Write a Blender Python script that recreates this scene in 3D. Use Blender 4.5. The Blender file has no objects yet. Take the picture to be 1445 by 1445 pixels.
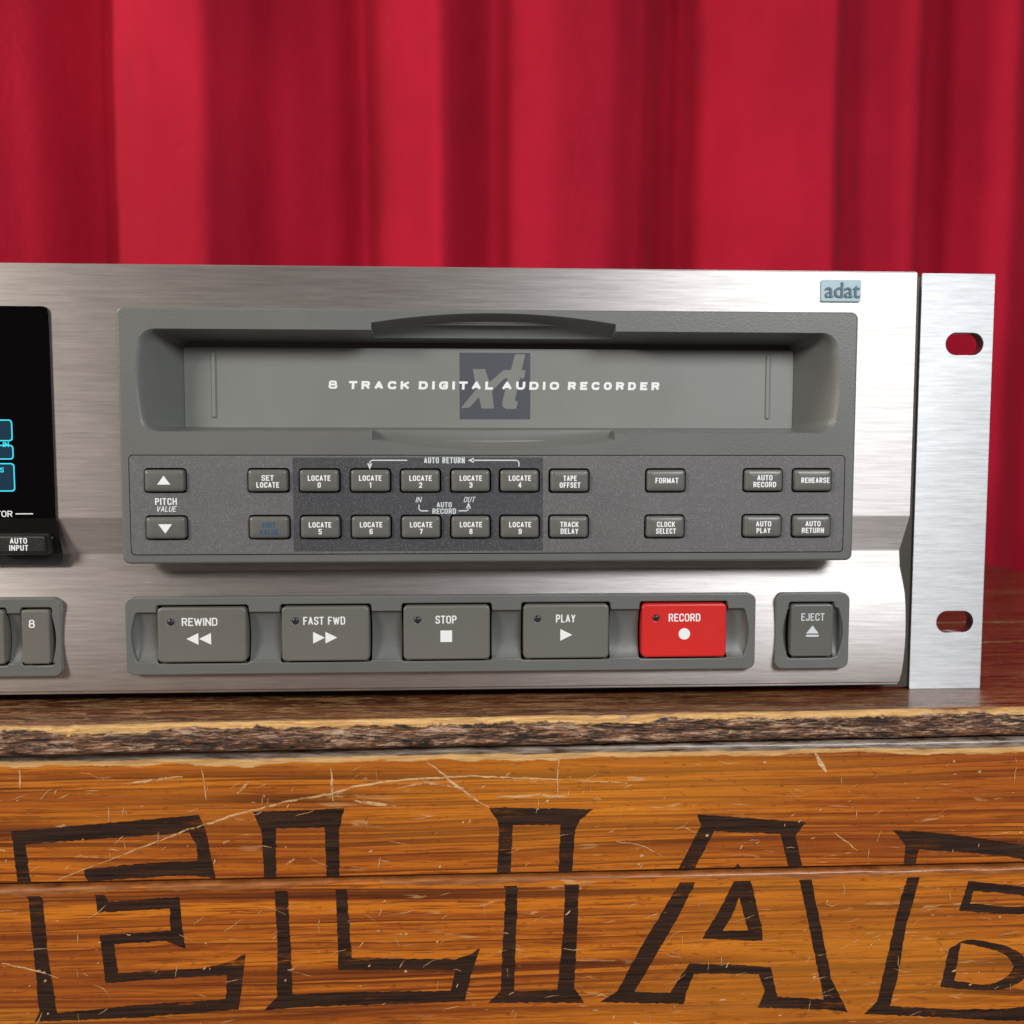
import bpy, bmesh, math, random
from mathutils import Vector, Matrix, noise, geometry
random.seed(7)
S = 0.001                       # everything below is written in millimetres
PI = math.pi

# ------------------------------------------------------------------ camera
scene = bpy.context.scene
C = scene.collection
cam_d = bpy.data.cameras.new("camera")
cam = bpy.data.objects.new("camera", cam_d); C.objects.link(cam)
yaw, pitch, roll = 0.0480, -0.0723, 0.0010
f = Vector((math.sin(yaw)*math.cos(pitch), math.cos(yaw)*math.cos(pitch), math.sin(pitch)))
r = Vector((math.cos(yaw), -math.sin(yaw), 0)); u = r.cross(f)
r2 = math.cos(roll)*r + math.sin(roll)*u; u2 = -math.sin(roll)*r + math.cos(roll)*u
M = Matrix((r2, u2, -f)).transposed().to_4x4()
M.translation = Vector((-0.13, -294.4, 79.1))*S
cam.matrix_world = M
cam_d.sensor_width = 36; cam_d.lens = 1334/1445*36
cam_d.clip_start = 0.01; cam_d.clip_end = 50
cam_d.dof.use_dof = True; cam_d.dof.focus_distance = 0.281; cam_d.dof.aperture_fstop = 14
scene.camera = cam

# ------------------------------------------------------------------ world and lamps
w = bpy.data.worlds.new("World"); scene.world = w; w.use_nodes = True
bg = w.node_tree.nodes["Background"]
bg.inputs[0].default_value = (0.60, 0.50, 0.47, 1); bg.inputs[1].default_value = 0.25

def area(name, loc, target, sx, sy, watt, col):
    d = bpy.data.lights.new(name, 'AREA'); d.shape = 'RECTANGLE'
    d.size = sx; d.size_y = sy; d.energy = watt; d.color = col
    o = bpy.data.objects.new(name, d); C.objects.link(o)
    o.location = loc
    o.rotation_euler = (Vector(target) - Vector(loc)).to_track_quat('-Z', 'Y').to_euler()
    return o
area("key_lamp", (0.40, -0.70, 0.44), (0.08, 0, 0.06), 0.36, 0.22, 5.2, (0.96, 0.98, 1.0))
area("left_lamp", (-0.92, -0.80, 0.50), (-0.05, 0.0, 0.06), 0.26, 0.22, 8.5, (1.0, 0.90, 0.82))
area("side_lamp", (-1.05, -0.12, 0.80), (0.05, 0.42, 0.24), 0.24, 0.32, 7.5, (1.0, 0.88, 0.76))
scene.view_settings.view_transform = 'Standard'
scene.view_settings.look = 'None'; scene.view_settings.gamma = 1; scene.view_settings.exposure = 0.1

# ------------------------------------------------------------------ materials
class MT:
    def __init__(s, name):
        s.m = bpy.data.materials.new(name); s.m.use_nodes = True
        s.t = s.m.node_tree; s.n = s.t.nodes; s.b = s.n["Principled BSDF"]
        s.co = s.n.new('ShaderNodeTexCoord').outputs['Object']
    def set(s, **k):
        for a, v in k.items():
            a = {'col': 'Base Color', 'rough': 'Roughness', 'metal': 'Metallic', 'aniso': 'Anisotropic', 'coat': 'Coat Weight',
                 'coatr': 'Coat Roughness', 'spec': 'Specular IOR Level', 'emc': 'Emission Color', 'ems': 'Emission Strength', 'sheen': 'Sheen Weight',
                 'sheenr': 'Sheen Roughness', 'sheent': 'Sheen Tint'}[a]
            if isinstance(v, bpy.types.NodeSocket): s.t.links.new(v, s.b.inputs[a])
            else: s.b.inputs[a].default_value = (*v, 1) if isinstance(v, tuple) else v
        return s
    def mapped(s, sc, loc=(0, 0, 0), rot=(0, 0, 0)):
        mp = s.n.new('ShaderNodeMapping'); s.t.links.new(s.co, mp.inputs[0])
        mp.inputs['Scale'].default_value = sc; mp.inputs['Location'].default_value = loc; mp.inputs['Rotation'].default_value = rot
        return mp.outputs[0]
    def noise(s, sc, detail=3, rough=.55, dist=0, loc=(0, 0, 0), rot=(0, 0, 0), vec=None):
        nn = s.n.new('ShaderNodeTexNoise'); s.t.links.new(vec or s.mapped(sc, loc, rot), nn.inputs['Vector'])
        nn.inputs['Scale'].default_value = 1; nn.inputs['Detail'].default_value = detail
        nn.inputs['Roughness'].default_value = rough; nn.inputs['Distortion'].default_value = dist
        return nn.outputs[0]
    def ramp(s, fac, stops, interp='LINEAR'):
        rr = s.n.new('ShaderNodeValToRGB'); s.t.links.new(fac, rr.inputs[0]); e = rr.color_ramp.elements
        rr.color_ramp.interpolation = interp
        while len(e) < len(stops): e.new(0.5)
        for i, (p, c) in enumerate(stops):
            e[i].position = p; e[i].color = (c, c, c, 1) if isinstance(c, (int, float)) else (*c, 1)
        return rr.outputs[0]
    def mix(s, fac, a, b, mode='MIX'):
        x = s.n.new('ShaderNodeMix'); x.data_type = 'RGBA'; x.blend_type = mode
        for sock, v in ((x.inputs[0], fac), (x.inputs[6], a), (x.inputs[7], b)):
            if isinstance(v, bpy.types.NodeSocket): s.t.links.new(v, sock)
            else: sock.default_value = (*v, 1) if isinstance(v, tuple) else v
        return x.outputs[2]
    def math(s, op, a, b=0.0):
        x = s.n.new('ShaderNodeMath'); x.operation = op
        for i, v in enumerate((a, b)):
            if isinstance(v, bpy.types.NodeSocket): s.t.links.new(v, x.inputs[i])
            else: x.inputs[i].default_value = v
        return x.outputs[0]
    def sep(s):
        x = s.n.new('ShaderNodeSeparateXYZ'); s.t.links.new(s.co, x.inputs[0]); return x.outputs
    def bump(s, h, dist, strength=1.0):
        x = s.n.new('ShaderNodeBump'); s.t.links.new(h, x.inputs['Height'])
        x.inputs['Distance'].default_value = dist; x.inputs['Strength'].default_value = strength
        s.t.links.new(x.outputs[0], s.b.inputs['Normal']); return s

def metal(name, col, coarse, bumpd, rough=0.42):
    m = MT(name)
    g1 = m.noise((60, 60, coarse), 4, .7)
    g2 = m.noise((110, 110, coarse*2.6), 3, .6, loc=(3, 1, 2))
    cl = m.noise((9, 9, 16), 3, .5, loc=(1, 5, 2))
    g = m.math('ADD', m.math('MULTIPLY', g1, .7), m.math('MULTIPLY', g2, .3))
    dk = tuple(c*.77 for c in col)
    m.set(col=m.mix(m.ramp(g, [(.38, 0), (.62, 1)]), dk, col), metal=1.0, rough=m.math('ADD', m.math('MULTIPLY', cl, .16), rough-.08), aniso=.80)
    t = m.n.new('ShaderNodeCombineXYZ'); t.inputs[2].default_value = 1.0
    m.t.links.new(t.outputs[0], m.b.inputs['Tangent'])
    m.bump(g, bumpd); return m.m
ALU = metal('brushed aluminium', (.65, .62, .60), 1250, 4e-5, .54)
EAR = metal('coarse brushed aluminium', (.64, .655, .665), 800, 7e-5, .56)
def plastic(name, col, grain=2200, bd=4e-5, rough=.45, speck=0.0):
    m = MT(name)
    g = m.noise((grain,)*3, 2, .6); big = m.noise((30, 30, 30), 3, .5)
    c = m.mix(m.ramp(big, [(.3, 0), (.7, 1)]), tuple(x*.93 for x in col), tuple(min(1, x*1.06) for x in col))
    if speck:
        c = m.mix(m.math('MULTIPLY', m.ramp(g, [(.52, 0), (.72, 1)]), speck), c, (.55, .55, .58))
    sm = m.noise((45, 45, 45), 5, .65, 1.0, loc=(3, 3, 9))
    m.set(col=c, rough=m.math('ADD', m.math('MULTIPLY', sm, .24), rough-.12)); m.bump(g, bd); return m.m
GREY = plastic('grey moulded plastic', (.132, .139, .132), 1600, 6e-5, .42)
DOOR = plastic('smooth grey door plastic', (.205, .215, .200), 2500, 1.2e-5, .40)
CTRL = plastic('speckled grey label film', (.118, .116, .119), 2300, 7e-5, .5, .17)
DARKF = plastic('dark slate label film', (.048, .050, .056), 2300, 7e-5, .5, .15)
BTN = plastic('button plastic', (.122, .124, .114), 2500, 8e-6, .33)
TBTN = plastic('transport button plastic', (.142, .142, .126), 2500, 1e-5, .42)
RED = plastic('red button plastic', (.62, .020, .016), 2500, 1e-5, .38)
BLKP = plastic('black textured plastic', (.012, .012, .012), 900, 8e-5, .42)
BLK = MT('deep black').set(col=(.006, .006, .006), rough=.9).m
LAMP = MT('unlit smoked lamp lens').set(col=(.022, .021, .027), rough=.3).m
GLASS = MT('black display glass').set(col=(.0012, .0010, .0012), rough=.05, spec=.18).m
WHITE = MT('white screen print').set(col=(.84, .87, .87), rough=.55).m
OFFW = MT('soft white screen print').set(col=(.62, .68, .70), rough=.55).m
BLUE = MT('navy blue screen print').set(col=(.018, .085, .18), rough=.6).m
SLATE = MT('slate blue screen print').set(col=(.062, .070, .088), rough=.5).m
CYAN = MT('glowing cyan display segment').set(col=(.0, .05, .06), emc=(.03, .62, .78), ems=1.1).m
CYANF = MT('dim cyan display field').set(col=(.003, .008, .014), emc=(.01, .07, .13), ems=.35, rough=.2).m
BADGE = MT('pale blue badge enamel').set(col=(.36, .50, .56), rough=.5).m
BADGED = MT('grey blue badge letter').set(col=(.06, .12, .15), rough=.5).m
m = MT('painted steel case'); m.set(col=(.05, .048, .045), rough=.5); CASE = m.m
m = MT('dull flange metal'); m.set(col=(.075, .068, .055), rough=.6, metal=.3); FLANGE = m.m

def scar_layers(m, base, density=.5, seed=0):
    """pale fine scars, drawn out along the grain"""
    a = m.noise((60, 200, 420), 4, .65, .6, loc=(seed, 2, 3), rot=(0, .12, 0))
    b = m.noise((14, 14, 14), 2, .5, loc=(seed, 7, 1))
    k = m.math('MULTIPLY', m.ramp(a, [(.62, 0), (.68, 1)]), m.ramp(b, [(.42, 0), (.62, density)]))
    return m.mix(k, base, (.68, .40, .17))

def varnished(name, seed, worn_z, rawa=(.50, .27, .09), rawb=(.76, .47, .19), ga=(.05, .028, .018), gb=(.30, .24, .19)):
    """orange varnished softwood; grain along X; worn raw wood along the arris at worn_z (mm)"""
    m = MT(name); L = m.t.links
    warp = m.noise((5, 5, 22), 3, .5, loc=(seed, 0, 0))
    x = m.sep()
    zz = m.math('ADD', m.math('MULTIPLY', x[2], 1.0), m.math('MULTIPLY', m.math('SUBTRACT', warp, .5), .010))
    cmb = m.n.new('ShaderNodeCombineXYZ')
    L.new(m.math('MULTIPLY', x[0], 1.1), cmb.inputs[0]); L.new(m.math('MULTIPLY', zz, 165), cmb.inputs[2]); cmb.inputs[1].default_value = seed*3.1
    ring = m.noise(None, 2.5, .55, .15, vec=cmb.outputs[0])
    body = m.ramp(ring, [(.26, (.72, .24, .014)), (.40, (.58, .165, .009)), (.47, (.33, .078, .006)), (.505, (.07, .013, .002)), (.53, (.60, .175, .010)), (.60, (.42, .105, .007)), (.645, (.12, .024, .003)), (.68, (.60, .20, .013)), (.80, (.72, .29, .022))])
    fib = m.noise((45, 45, 1500), 3, .65, loc=(seed, 1, 1))
    body = m.mix(m.ramp(fib, [(.38, .85), (.50, 0)]), body, (.19, .040, .005))
    patch = m.noise((8, 8, 26), 3, .5, loc=(seed*2, 4, 2))
    body = m.mix(m.ramp(patch, [(.47, 0), (.66, .55)]), body, (.27, .058, .006))
    gold = m.noise((5, 5, 18), 3, .5, loc=(seed*3, 1, 7))
    body = m.mix(m.ramp(gold, [(.52, 0), (.68, .28)]), body, (.80, .31, .02))
    pore = m.noise((260, 260, 700), 2, .7, loc=(seed, 9, 4))
    body = m.mix(m.ramp(pore, [(.60, 0), (.70, .5)]), body, (.13, .03, .004))
    body = scar_layers(m, body, .62, seed)
    # worn arris
    n1 = m.noise((28, 28, 90), 5, .7, loc=(seed, 3, 8)); n2 = m.noise((90, 90, 900), 3, .6, loc=(seed, 5, 5))
    h = m.math('ADD', m.math('SUBTRACT', x[2], worn_z*S), m.math('MULTIPLY', m.math('SUBTRACT', n1, .5), .0065))
    k1 = m.ramp(m.math('MULTIPLY', h, 1000), [(.0, 0), (.35, 1)])
    raw = m.mix(m.ramp(n2, [(.35, 0), (.65, 1)]), rawa, rawb)
    c = m.mix(k1, body, raw)
    h2 = m.math('ADD', m.math('SUBTRACT', x[2], (worn_z+1.6)*S), m.math('MULTIPLY', m.math('SUBTRACT', n1, .5), .003))
    grey = m.mix(m.ramp(n2, [(.35, 0), (.62, 1)]), ga, gb)
    c = m.mix(m.ramp(m.math('MULTIPLY', h2, 1000), [(.0, 0), (.3, 1)]), c, grey)
    rr = m.math('ADD', m.math('MULTIPLY', fib, .25), .24)
    m.set(col=c, rough=rr, spec=.45, coat=.25, coatr=.18)
    hh = m.math('ADD', m.math('MULTIPLY', fib, .5), m.math('ADD', m.math('MULTIPLY', n2, .5), m.math('MULTIPLY', ring, .6)))
    m.bump(hh, 2.4e-4); return m.m
W1 = varnished('varnished pine, upper board', 1.0, -13.6)
W2 = varnished('varnished pine, lower board', 5.3, -50.2, (.22, .07, .014), (.40, .15, .045), (.09, .026, .009), (.26, .085, .03))
W3 = varnished('varnished pine, bottom board', 9.1, 50)

def lid_mat():
    m = MT('dark weathered lid wood'); x = m.sep(); L = m.t.links
    g = m.noise((14, 260, 260), 4, .65, .3); fine = m.noise((60, 1200, 1500), 3, .7)
    top = m.ramp(g, [(.36, (.055, .017, .008)), (.5, (.14, .050, .018)), (.64, (.27, .11, .042))])
    # front margin of the lid, left of the photograph, is scuffed to bare fibres
    sc = m.noise((85, 520, 520), 5, .72, .9, rot=(0, 0, .16))
    left = m.math('SUBTRACT', 1.0, m.ramp(m.math('ADD', m.math('MULTIPLY', x[0], 2.2), .5), [(.05, 0), (.95, 1)]))
    k = m.math('MULTIPLY', m.ramp(sc, [(.50, 0), (.60, 1)]), m.math('ADD', m.math('MULTIPLY', left, .60), .26))
    top = m.mix(k, top, (.46, .29, .13))
    big = m.noise((6, 34, 34), 5, .7, .4, loc=(2, 3, 1))
    top = m.mix(m.ramp(big, [(.62, 0), (.66, .6)]), top, (.36, .17, .08))
    # rough dark edge face
    e = m.noise((80, 420, 560), 6, .72, 1.2, loc=(4, 4, 4))
    face = m.ramp(e, [(.37, (.012, .007, .005)), (.44, (.065, .028, .014)), (.50, (.14, .06, .028)), (.55, (.26, .105, .04)), (.62, (.50, .36, .24))])
    crk = m.noise((120, 700, 950), 5, .66, 1.2, loc=(8, 1, 4))
    face = m.mix(m.ramp(crk, [(.40, .95), (.48, 0)]), face, (.006, .004, .003))
    face = m.mix(m.ramp(crk, [(.555, 0), (.61, .75)]), face, (.46, .32, .22))
    gl = m.noise((18, 60, 60), 3, .6, loc=(7, 7, 1))
    face = m.mix(m.ramp(gl, [(.52, 0), (.66, .55)]), face, (.26, .085, .022))
    n1 = m.noise((34, 34, 34), 5, .7, loc=(1, 2, 8))
    n3 = m.noise((120, 300, 300), 4, .7, loc=(5, 2, 8))
    hz = m.math('ADD', m.math('ADD', x[2], m.math('MULTIPLY', m.math('SUBTRACT', n1, .5), .0075)), m.math('MULTIPLY', m.math('SUBTRACT', n3, .5), .003))
    c = m.mix(m.ramp(m.math('MULTIPLY', m.math('ADD', hz, .0018), 1400), [(.0, 0), (.5, 1)]), face, top)
    # pale raw line on the arris
    edge_y = m.math('ADD', m.math('MULTIPLY', x[0], .020), -.0268)
    dist = m.math('SUBTRACT', x[1], edge_y)
    d2 = m.math('ADD', dist, m.math('MULTIPLY', m.math('SUBTRACT', n1, .5), .005))
    ky = m.ramp(m.math('MULTIPLY', d2, 200), [(.0, 1), (.24, 1), (.46, 0)])
    kz = m.ramp(m.math('ADD', m.math('MULTIPLY', hz, 260), .62), [(.10, 0), (.22, 1)])
    raw = m.mix(m.ramp(fine, [(.35, 0), (.65, 1)]), (.46, .24, .075), (.82, .52, .20))
    c = m.mix(m.math('MULTIPLY', ky, kz), c, raw)
    # grey lower lip of the face
    kl = m.ramp(m.math('MULTIPLY', m.math('ADD', hz, .0088), -900), [(.0, 0), (.5, 1)])
    c = m.mix(kl, c, m.mix(m.ramp(fine, [(.4, 0), (.6, 1)]), (.05, .035, .025), (.36, .31, .26)))
    rr = m.math('ADD', m.math('MULTIPLY', g, .22), m.math('ADD', m.math('MULTIPLY', k, .3), .10))
    gloss = m.math('MULTIPLY', m.math('SUBTRACT', 1.0, m.math('MULTIPLY', ky, kz)), m.ramp(m.math('MULTIPLY', m.math('ADD', x[2], .0012), 2000), [(.0, .12), (.5, 1)]))
    rr = m.math('ADD', rr, m.math('MULTIPLY', m.math('SUBTRACT', 1.0, gloss), .45))
    m.set(col=c, rough=rr, spec=.5, coat=m.math('MULTIPLY', gloss, .35), coatr=.12)
    m.bump(m.math('ADD', m.math('MULTIPLY', fine, .35), m.math('ADD', m.math('MULTIPLY', crk, 1.2), m.math('MULTIPLY', e, .8))), 5e-4); return m.m
LID = lid_mat()
LIDP = None
m = MT('black brown letter paint')
a = m.noise((70, 70, 900), 4, .7); b = m.noise((25, 25, 60), 4, .6, loc=(2, 2, 2))
k = m.math('MULTIPLY', m.ramp(a, [(.50, 0), (.66, .8)]), m.ramp(b, [(.46, .06), (.60, 1)]))
c2 = m.noise((300, 300, 900), 4, .75, loc=(1, 6, 2)); al = m.math('SUBTRACT', 1.0, m.math('MULTIPLY', m.math('ADD', k, m.math('MULTIPLY', m.ramp(c2, [(.60, 0), (.70, .7)]), m.ramp(b, [(.3, .3), (.55, 1)]))), .85))
m.t.links.new(al, m.b.inputs['Alpha']); d2 = m.noise((40, 40, 1200), 3, .6, loc=(7, 7, 7))
m.set(col=m.mix(m.ramp(d2, [(.35, 0), (.7, 1)]), (.012, .006, .004), (.055, .024, .012)), rough=m.math('ADD', m.math('MULTIPLY', d2, .35), .22), spec=.45); m.bump(a, 1.2e-4); PAINT = m.m
m = MT('bare scratched wood'); a = m.noise((120, 120, 900), 3, .7)
b = m.noise((420, 420, 420), 4, .75, loc=(4, 4, 4)); al = m.ramp(b, [(.34, .0), (.48, .9)])
m.set(col=m.mix(m.ramp(a, [(.35, 0), (.6, 1)]), (.50, .24, .07), (.76, .50, .26)), rough=.6); m.t.links.new(al, m.b.inputs['Alpha']); m.bump(a, 1e-4); SCAR = m.m
m = MT('red curtain cloth'); a = m.noise((9, 9, 7), 4, .6); b = m.noise((1500, 1500, 1500), 2, .5)
m.set(col=m.mix(m.ramp(a, [(.35, 0), (.65, 1)]), (.37, .009, .028), (.46, .011, .036)), rough=.85, spec=.12, sheen=.05, sheenr=.4)
c = m.noise((55, 55, 30), 5, .65, .6, loc=(2, 2, 2)); m.bump(m.math('ADD', m.math('MULTIPLY', b, .12), c), 1.2e-3); CLOTH = m.m

# ------------------------------------------------------------------ builders
def link_mesh(name, me, mat, parent=None, loc=(0, 0, 0), smooth=None):
    me.materials.clear(); me.materials.append(mat)
    if smooth is not None:
        for p in me.polygons: p.use_smooth = True
        me.set_sharp_from_angle(angle=math.radians(smooth))
        for p in me.polygons:
            if p.normal.y < -.9995: p.use_smooth = False
    o = bpy.data.objects.new(name, me); C.objects.link(o)
    o.location = tuple(c*S for c in loc); o.parent = parent
    return o
def from_bm(name, bm, mat, parent=None, loc=(0, 0, 0), smooth=None, recalc=True):
    if recalc: bmesh.ops.recalc_face_normals(bm, faces=bm.faces)
    bm.transform(Matrix.Scale(S, 4))
    me = bpy.data.meshes.new(name); bm.to_mesh(me); bm.free()
    return link_mesh(name, me, mat, parent, loc, smooth)
def rr(w, h, r, n=6, cx=0, cz=0):
    r = max(.01, min(r, w/2-.001, h/2-.001)); pts = []
    for sx, sz, a0 in ((1, 1, 0), (-1, 1, PI/2), (-1, -1, PI), (1, -1, 1.5*PI)):
        for i in range(n+1):
            a = a0 + i*PI/2/n
            pts.append((cx+sx*(w/2-r)+r*math.cos(a), cz+sz*(h/2-r)+r*math.sin(a)))
    return pts
def rect(xl, xr, zb, zt, r=.01, n=6): return rr(xr-xl, zt-zb, r, n, (xl+xr)/2, (zb+zt)/2)
def loft_bm(w, h, r, levels, n=6):
    """stack of rounded rectangles, (inset, y) each; capped at the last (front) one"""
    bm = bmesh.new(); prev = None
    for ins, y in levels:
        ring = [bm.verts.new((x, y, z)) for x, z in rr(w-2*ins, h-2*ins, max(.05, r-ins*.5), n)]
        if prev:
            for i in range(len(ring)):
                j = (i+1) % len(ring); bm.faces.new((prev[i], prev[j], ring[j], ring[i]))
        prev = ring
    bm.faces.new(prev); return bm
def inside(p, ring):
    c = False; x, z = p; j = len(ring)-1
    for i in range(len(ring)):
        xi, zi = ring[i]; xj, zj = ring[j]
        if (zi > z) != (zj > z) and x < (xj-xi)*(z-zi)/(zj-zi)+xi: c = not c
        j = i
    return c
def cdt(rings, zmin=None, zmax=None, extra=()):
    vs, es = [], []
    for ring in list(rings):
        b = len(vs); vs += [Vector(p) for p in ring]
        es += [(b+i, b+(i+1) % len(ring)) for i in range(len(ring))]
    for zc in (zmin, zmax):
        if zc is not None:
            b = len(vs); vs += [Vector((-1000, zc)), Vector((1000, zc))]; es.append((b, b+1))
    ov, oe, of, *_ = geometry.delaunay_2d_cdt(vs, es, [], 0, 1e-5)
    keep = []
    for t in of:
        c = (sum(ov[i][0] for i in t)/len(t), sum(ov[i][1] for i in t)/len(t))
        if zmin is not None and c[1] < zmin: continue
        if zmax is not None and c[1] > zmax: continue
        if sum(inside(c, rg) for rg in rings) % 2: keep.append(t)
    return ov, keep
def flat_bm(rings, y, **k):
    ov, tr = cdt(rings, **k); bm = bmesh.new(); used = {}
    for t in tr:
        for i in t:
            if i not in used: used[i] = bm.verts.new((ov[i][0], y, ov[i][1]))
    for t in tr:
        try: bm.faces.new([used[i] for i in t])
        except ValueError: pass
    for fc in bm.faces:
        fc.normal_update()
        if fc.normal.y > 0: fc.normal_flip()
    return bm
def plate_bm(rings, y0, y1, bev=0):
    """solid sheet with holes, front at y0; rims rounded by bev"""
    cu = bpy.data.curves.new('plate', 'CURVE'); cu.dimensions = '2D'; cu.fill_mode = 'BOTH'
    for ring in rings:
        sp = cu.splines.new('POLY'); sp.points.add(len(ring)-1); sp.use_cyclic_u = True
        for i, (x, z) in enumerate(ring): sp.points[i].co = (x, z, 0, 1)
    th = abs(y1-y0)/2
    cu.extrude = th-bev; cu.bevel_depth = bev; cu.offset = -bev; cu.bevel_resolution = 2 if bev else 0
    ob = bpy.data.objects.new('plate', cu); C.objects.link(ob)
    dg = bpy.context.evaluated_depsgraph_get(); me = bpy.data.meshes.new_from_object(ob.evaluated_get(dg))
    bpy.data.objects.remove(ob)
    bm = bmesh.new(); bm.from_mesh(me); bpy.data.meshes.remove(me)
    bm.transform(Matrix(((1, 0, 0, 0), (0, 0, -1, (y0+y1)/2), (0, 1, 0, 0), (0, 0, 0, 1))))
    bmesh.ops.remove_doubles(bm, verts=bm.verts, dist=.0005)
    return bm
_tc = {}
def glyphs(s, off, space):
    k = (s, off, space)
    if k not in _tc:
        cu = bpy.data.curves.new('t', 'FONT'); cu.body = s; cu.offset = off; cu.space_character = space; cu.resolution_u = 4
        ob = bpy.data.objects.new('t', cu); C.objects.link(ob)
        dg = bpy.context.evaluated_depsgraph_get(); me = bpy.data.meshes.new_from_object(ob.evaluated_get(dg))
        bpy.data.objects.remove(ob)
        vs = [tuple(v.co[:2]) for v in me.vertices]; fs = [tuple(p.vertices) for p in me.polygons]
        x0 = min(v[0] for v in vs); x1 = max(v[0] for v in vs); y0 = min(v[1] for v in vs); y1 = max(v[1] for v in vs)
        _tc[k] = ([((v[0]-x0)/(x1-x0)-.5, (v[1]-y0)/(y1-y0)-.5) for v in vs], fs); bpy.data.meshes.remove(me)
    return _tc[k]
GL_ = {  # stroke glyphs on a unit box: width factor, then paths; 'r' rounds a corner, a leading 'c' closes the path
 'A': (1.05, [(0,0),(.5,1),(1,0)], [(.2,.3),(.8,.3)]), 'B': (1, ['c',(0,0),(1,0,'r'),(1,.52,'r'),(0,.52)], ['c',(0,.52),(.93,.52,'r'),(.93,1,'r'),(0,1)]),
 'C': (1, [(1,.68),(1,1,'r'),(0,1,'r'),(0,0,'r'),(1,0,'r'),(1,.32)]), 'D': (1, ['c',(0,0),(1,0,'r'),(1,1,'r'),(0,1)]),
 'E': (.85, [(1,1),(0,1),(0,0),(1,0)], [(0,.52),(.8,.52)]), 'F': (.82, [(1,1),(0,1),(0,0)], [(0,.5),(.75,.5)]),
 'G': (1.02, [(1,.70),(1,1,'r'),(0,1,'r'),(0,0,'r'),(1,0,'r'),(1,.45),(.6,.45)]), 'H': (1, [(0,0),(0,1)], [(1,0),(1,1)], [(0,.52),(1,.52)]),
 'I': (0, [(0,0),(0,1)]), 'J': (.8, [(1,1),(1,0,'r'),(0,0,'r'),(0,.3)]), 'K': (1.05, [(0,0),(0,1)], [(1,1),(.05,.40)], [(.33,.58),(1,0)]),
 'L': (.8, [(0,1),(0,0),(1,0)]), 'M': (1.35, [(0,0),(0,1),(.5,.1),(1,1),(1,0)]), 'N': (1.05, [(0,0),(0,1),(1,0),(1,1)]),
 'O': (1.05, ['c',(0,0,'r'),(1,0,'r'),(1,1,'r'),(0,1,'r')]), 'P': (.95, [(0,0),(0,1),(1,1,'r'),(1,.45,'r'),(0,.45)]),
 'R': (1.0, [(0,0),(0,1),(1,1,'r'),(1,.48,'r'),(0,.48)], [(.55,.48),(1,0)]), 'S': (.95, [(1,.74),(1,1,'r'),(0,1,'r'),(0,.55,'r'),(1,.45,'r'),(1,0,'r'),(0,0,'r'),(0,.26)]),
 'T': (.9, [(0,1),(1,1)], [(.5,1),(.5,0)]), 'U': (1, [(0,1),(0,0,'r'),(1,0,'r'),(1,1)]), 'V': (1.05, [(0,1),(.5,0),(1,1)]),
 'W': (1.6, [(0,1),(.25,0),(.5,.9),(.75,0),(1,1)]), 'Y': (1.0, [(0,1),(.5,.45),(1,1)], [(.5,.45),(.5,0)]),
 '0': (.95, ['c',(0,0,'r'),(1,0,'r'),(1,1,'r'),(0,1,'r')]), '1': (.45, [(0,.78),(1,1),(1,0)]), '2': (.95, [(0,.70),(0,1,'r'),(1,1,'r'),(1,.55,'r'),(0,0),(1,0)]),
 '3': (.95, [(0,.75),(0,1,'r'),(1,1,'r'),(1,.52,'r'),(.4,.52)], [(.4,.52),(1,.52,'r'),(1,0,'r'),(0,0,'r'),(0,.25)]), '4': (1, [(.72,0),(.72,1),(0,.3),(1,.3)]),
 '5': (.95, [(1,1),(0,1),(0,.58),(1,.62,'r'),(1,0,'r'),(0,0,'r'),(0,.25)]), '6': (.95, ['c',(0,0,'r'),(1,0,'r'),(1,.58,'r'),(0,.58,'r')], [(0,.3),(0,1,'r'),(1,1,'r'),(1,.78)]),
 '7': (.95, [(0,1),(1,1),(.35,0)]), '8': (.95, ['c',(0,0,'r'),(1,0,'r'),(1,.52,'r'),(0,.52,'r')], ['c',(.07,.52,'r'),(.93,.52,'r'),(.93,1,'r'),(.07,1,'r')]),
 '9': (.95, ['c',(0,.42,'r'),(1,.42,'r'),(1,1,'r'),(0,1,'r')], [(1,.7),(1,0,'r'),(0,0,'r'),(0,.22)])}
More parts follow.
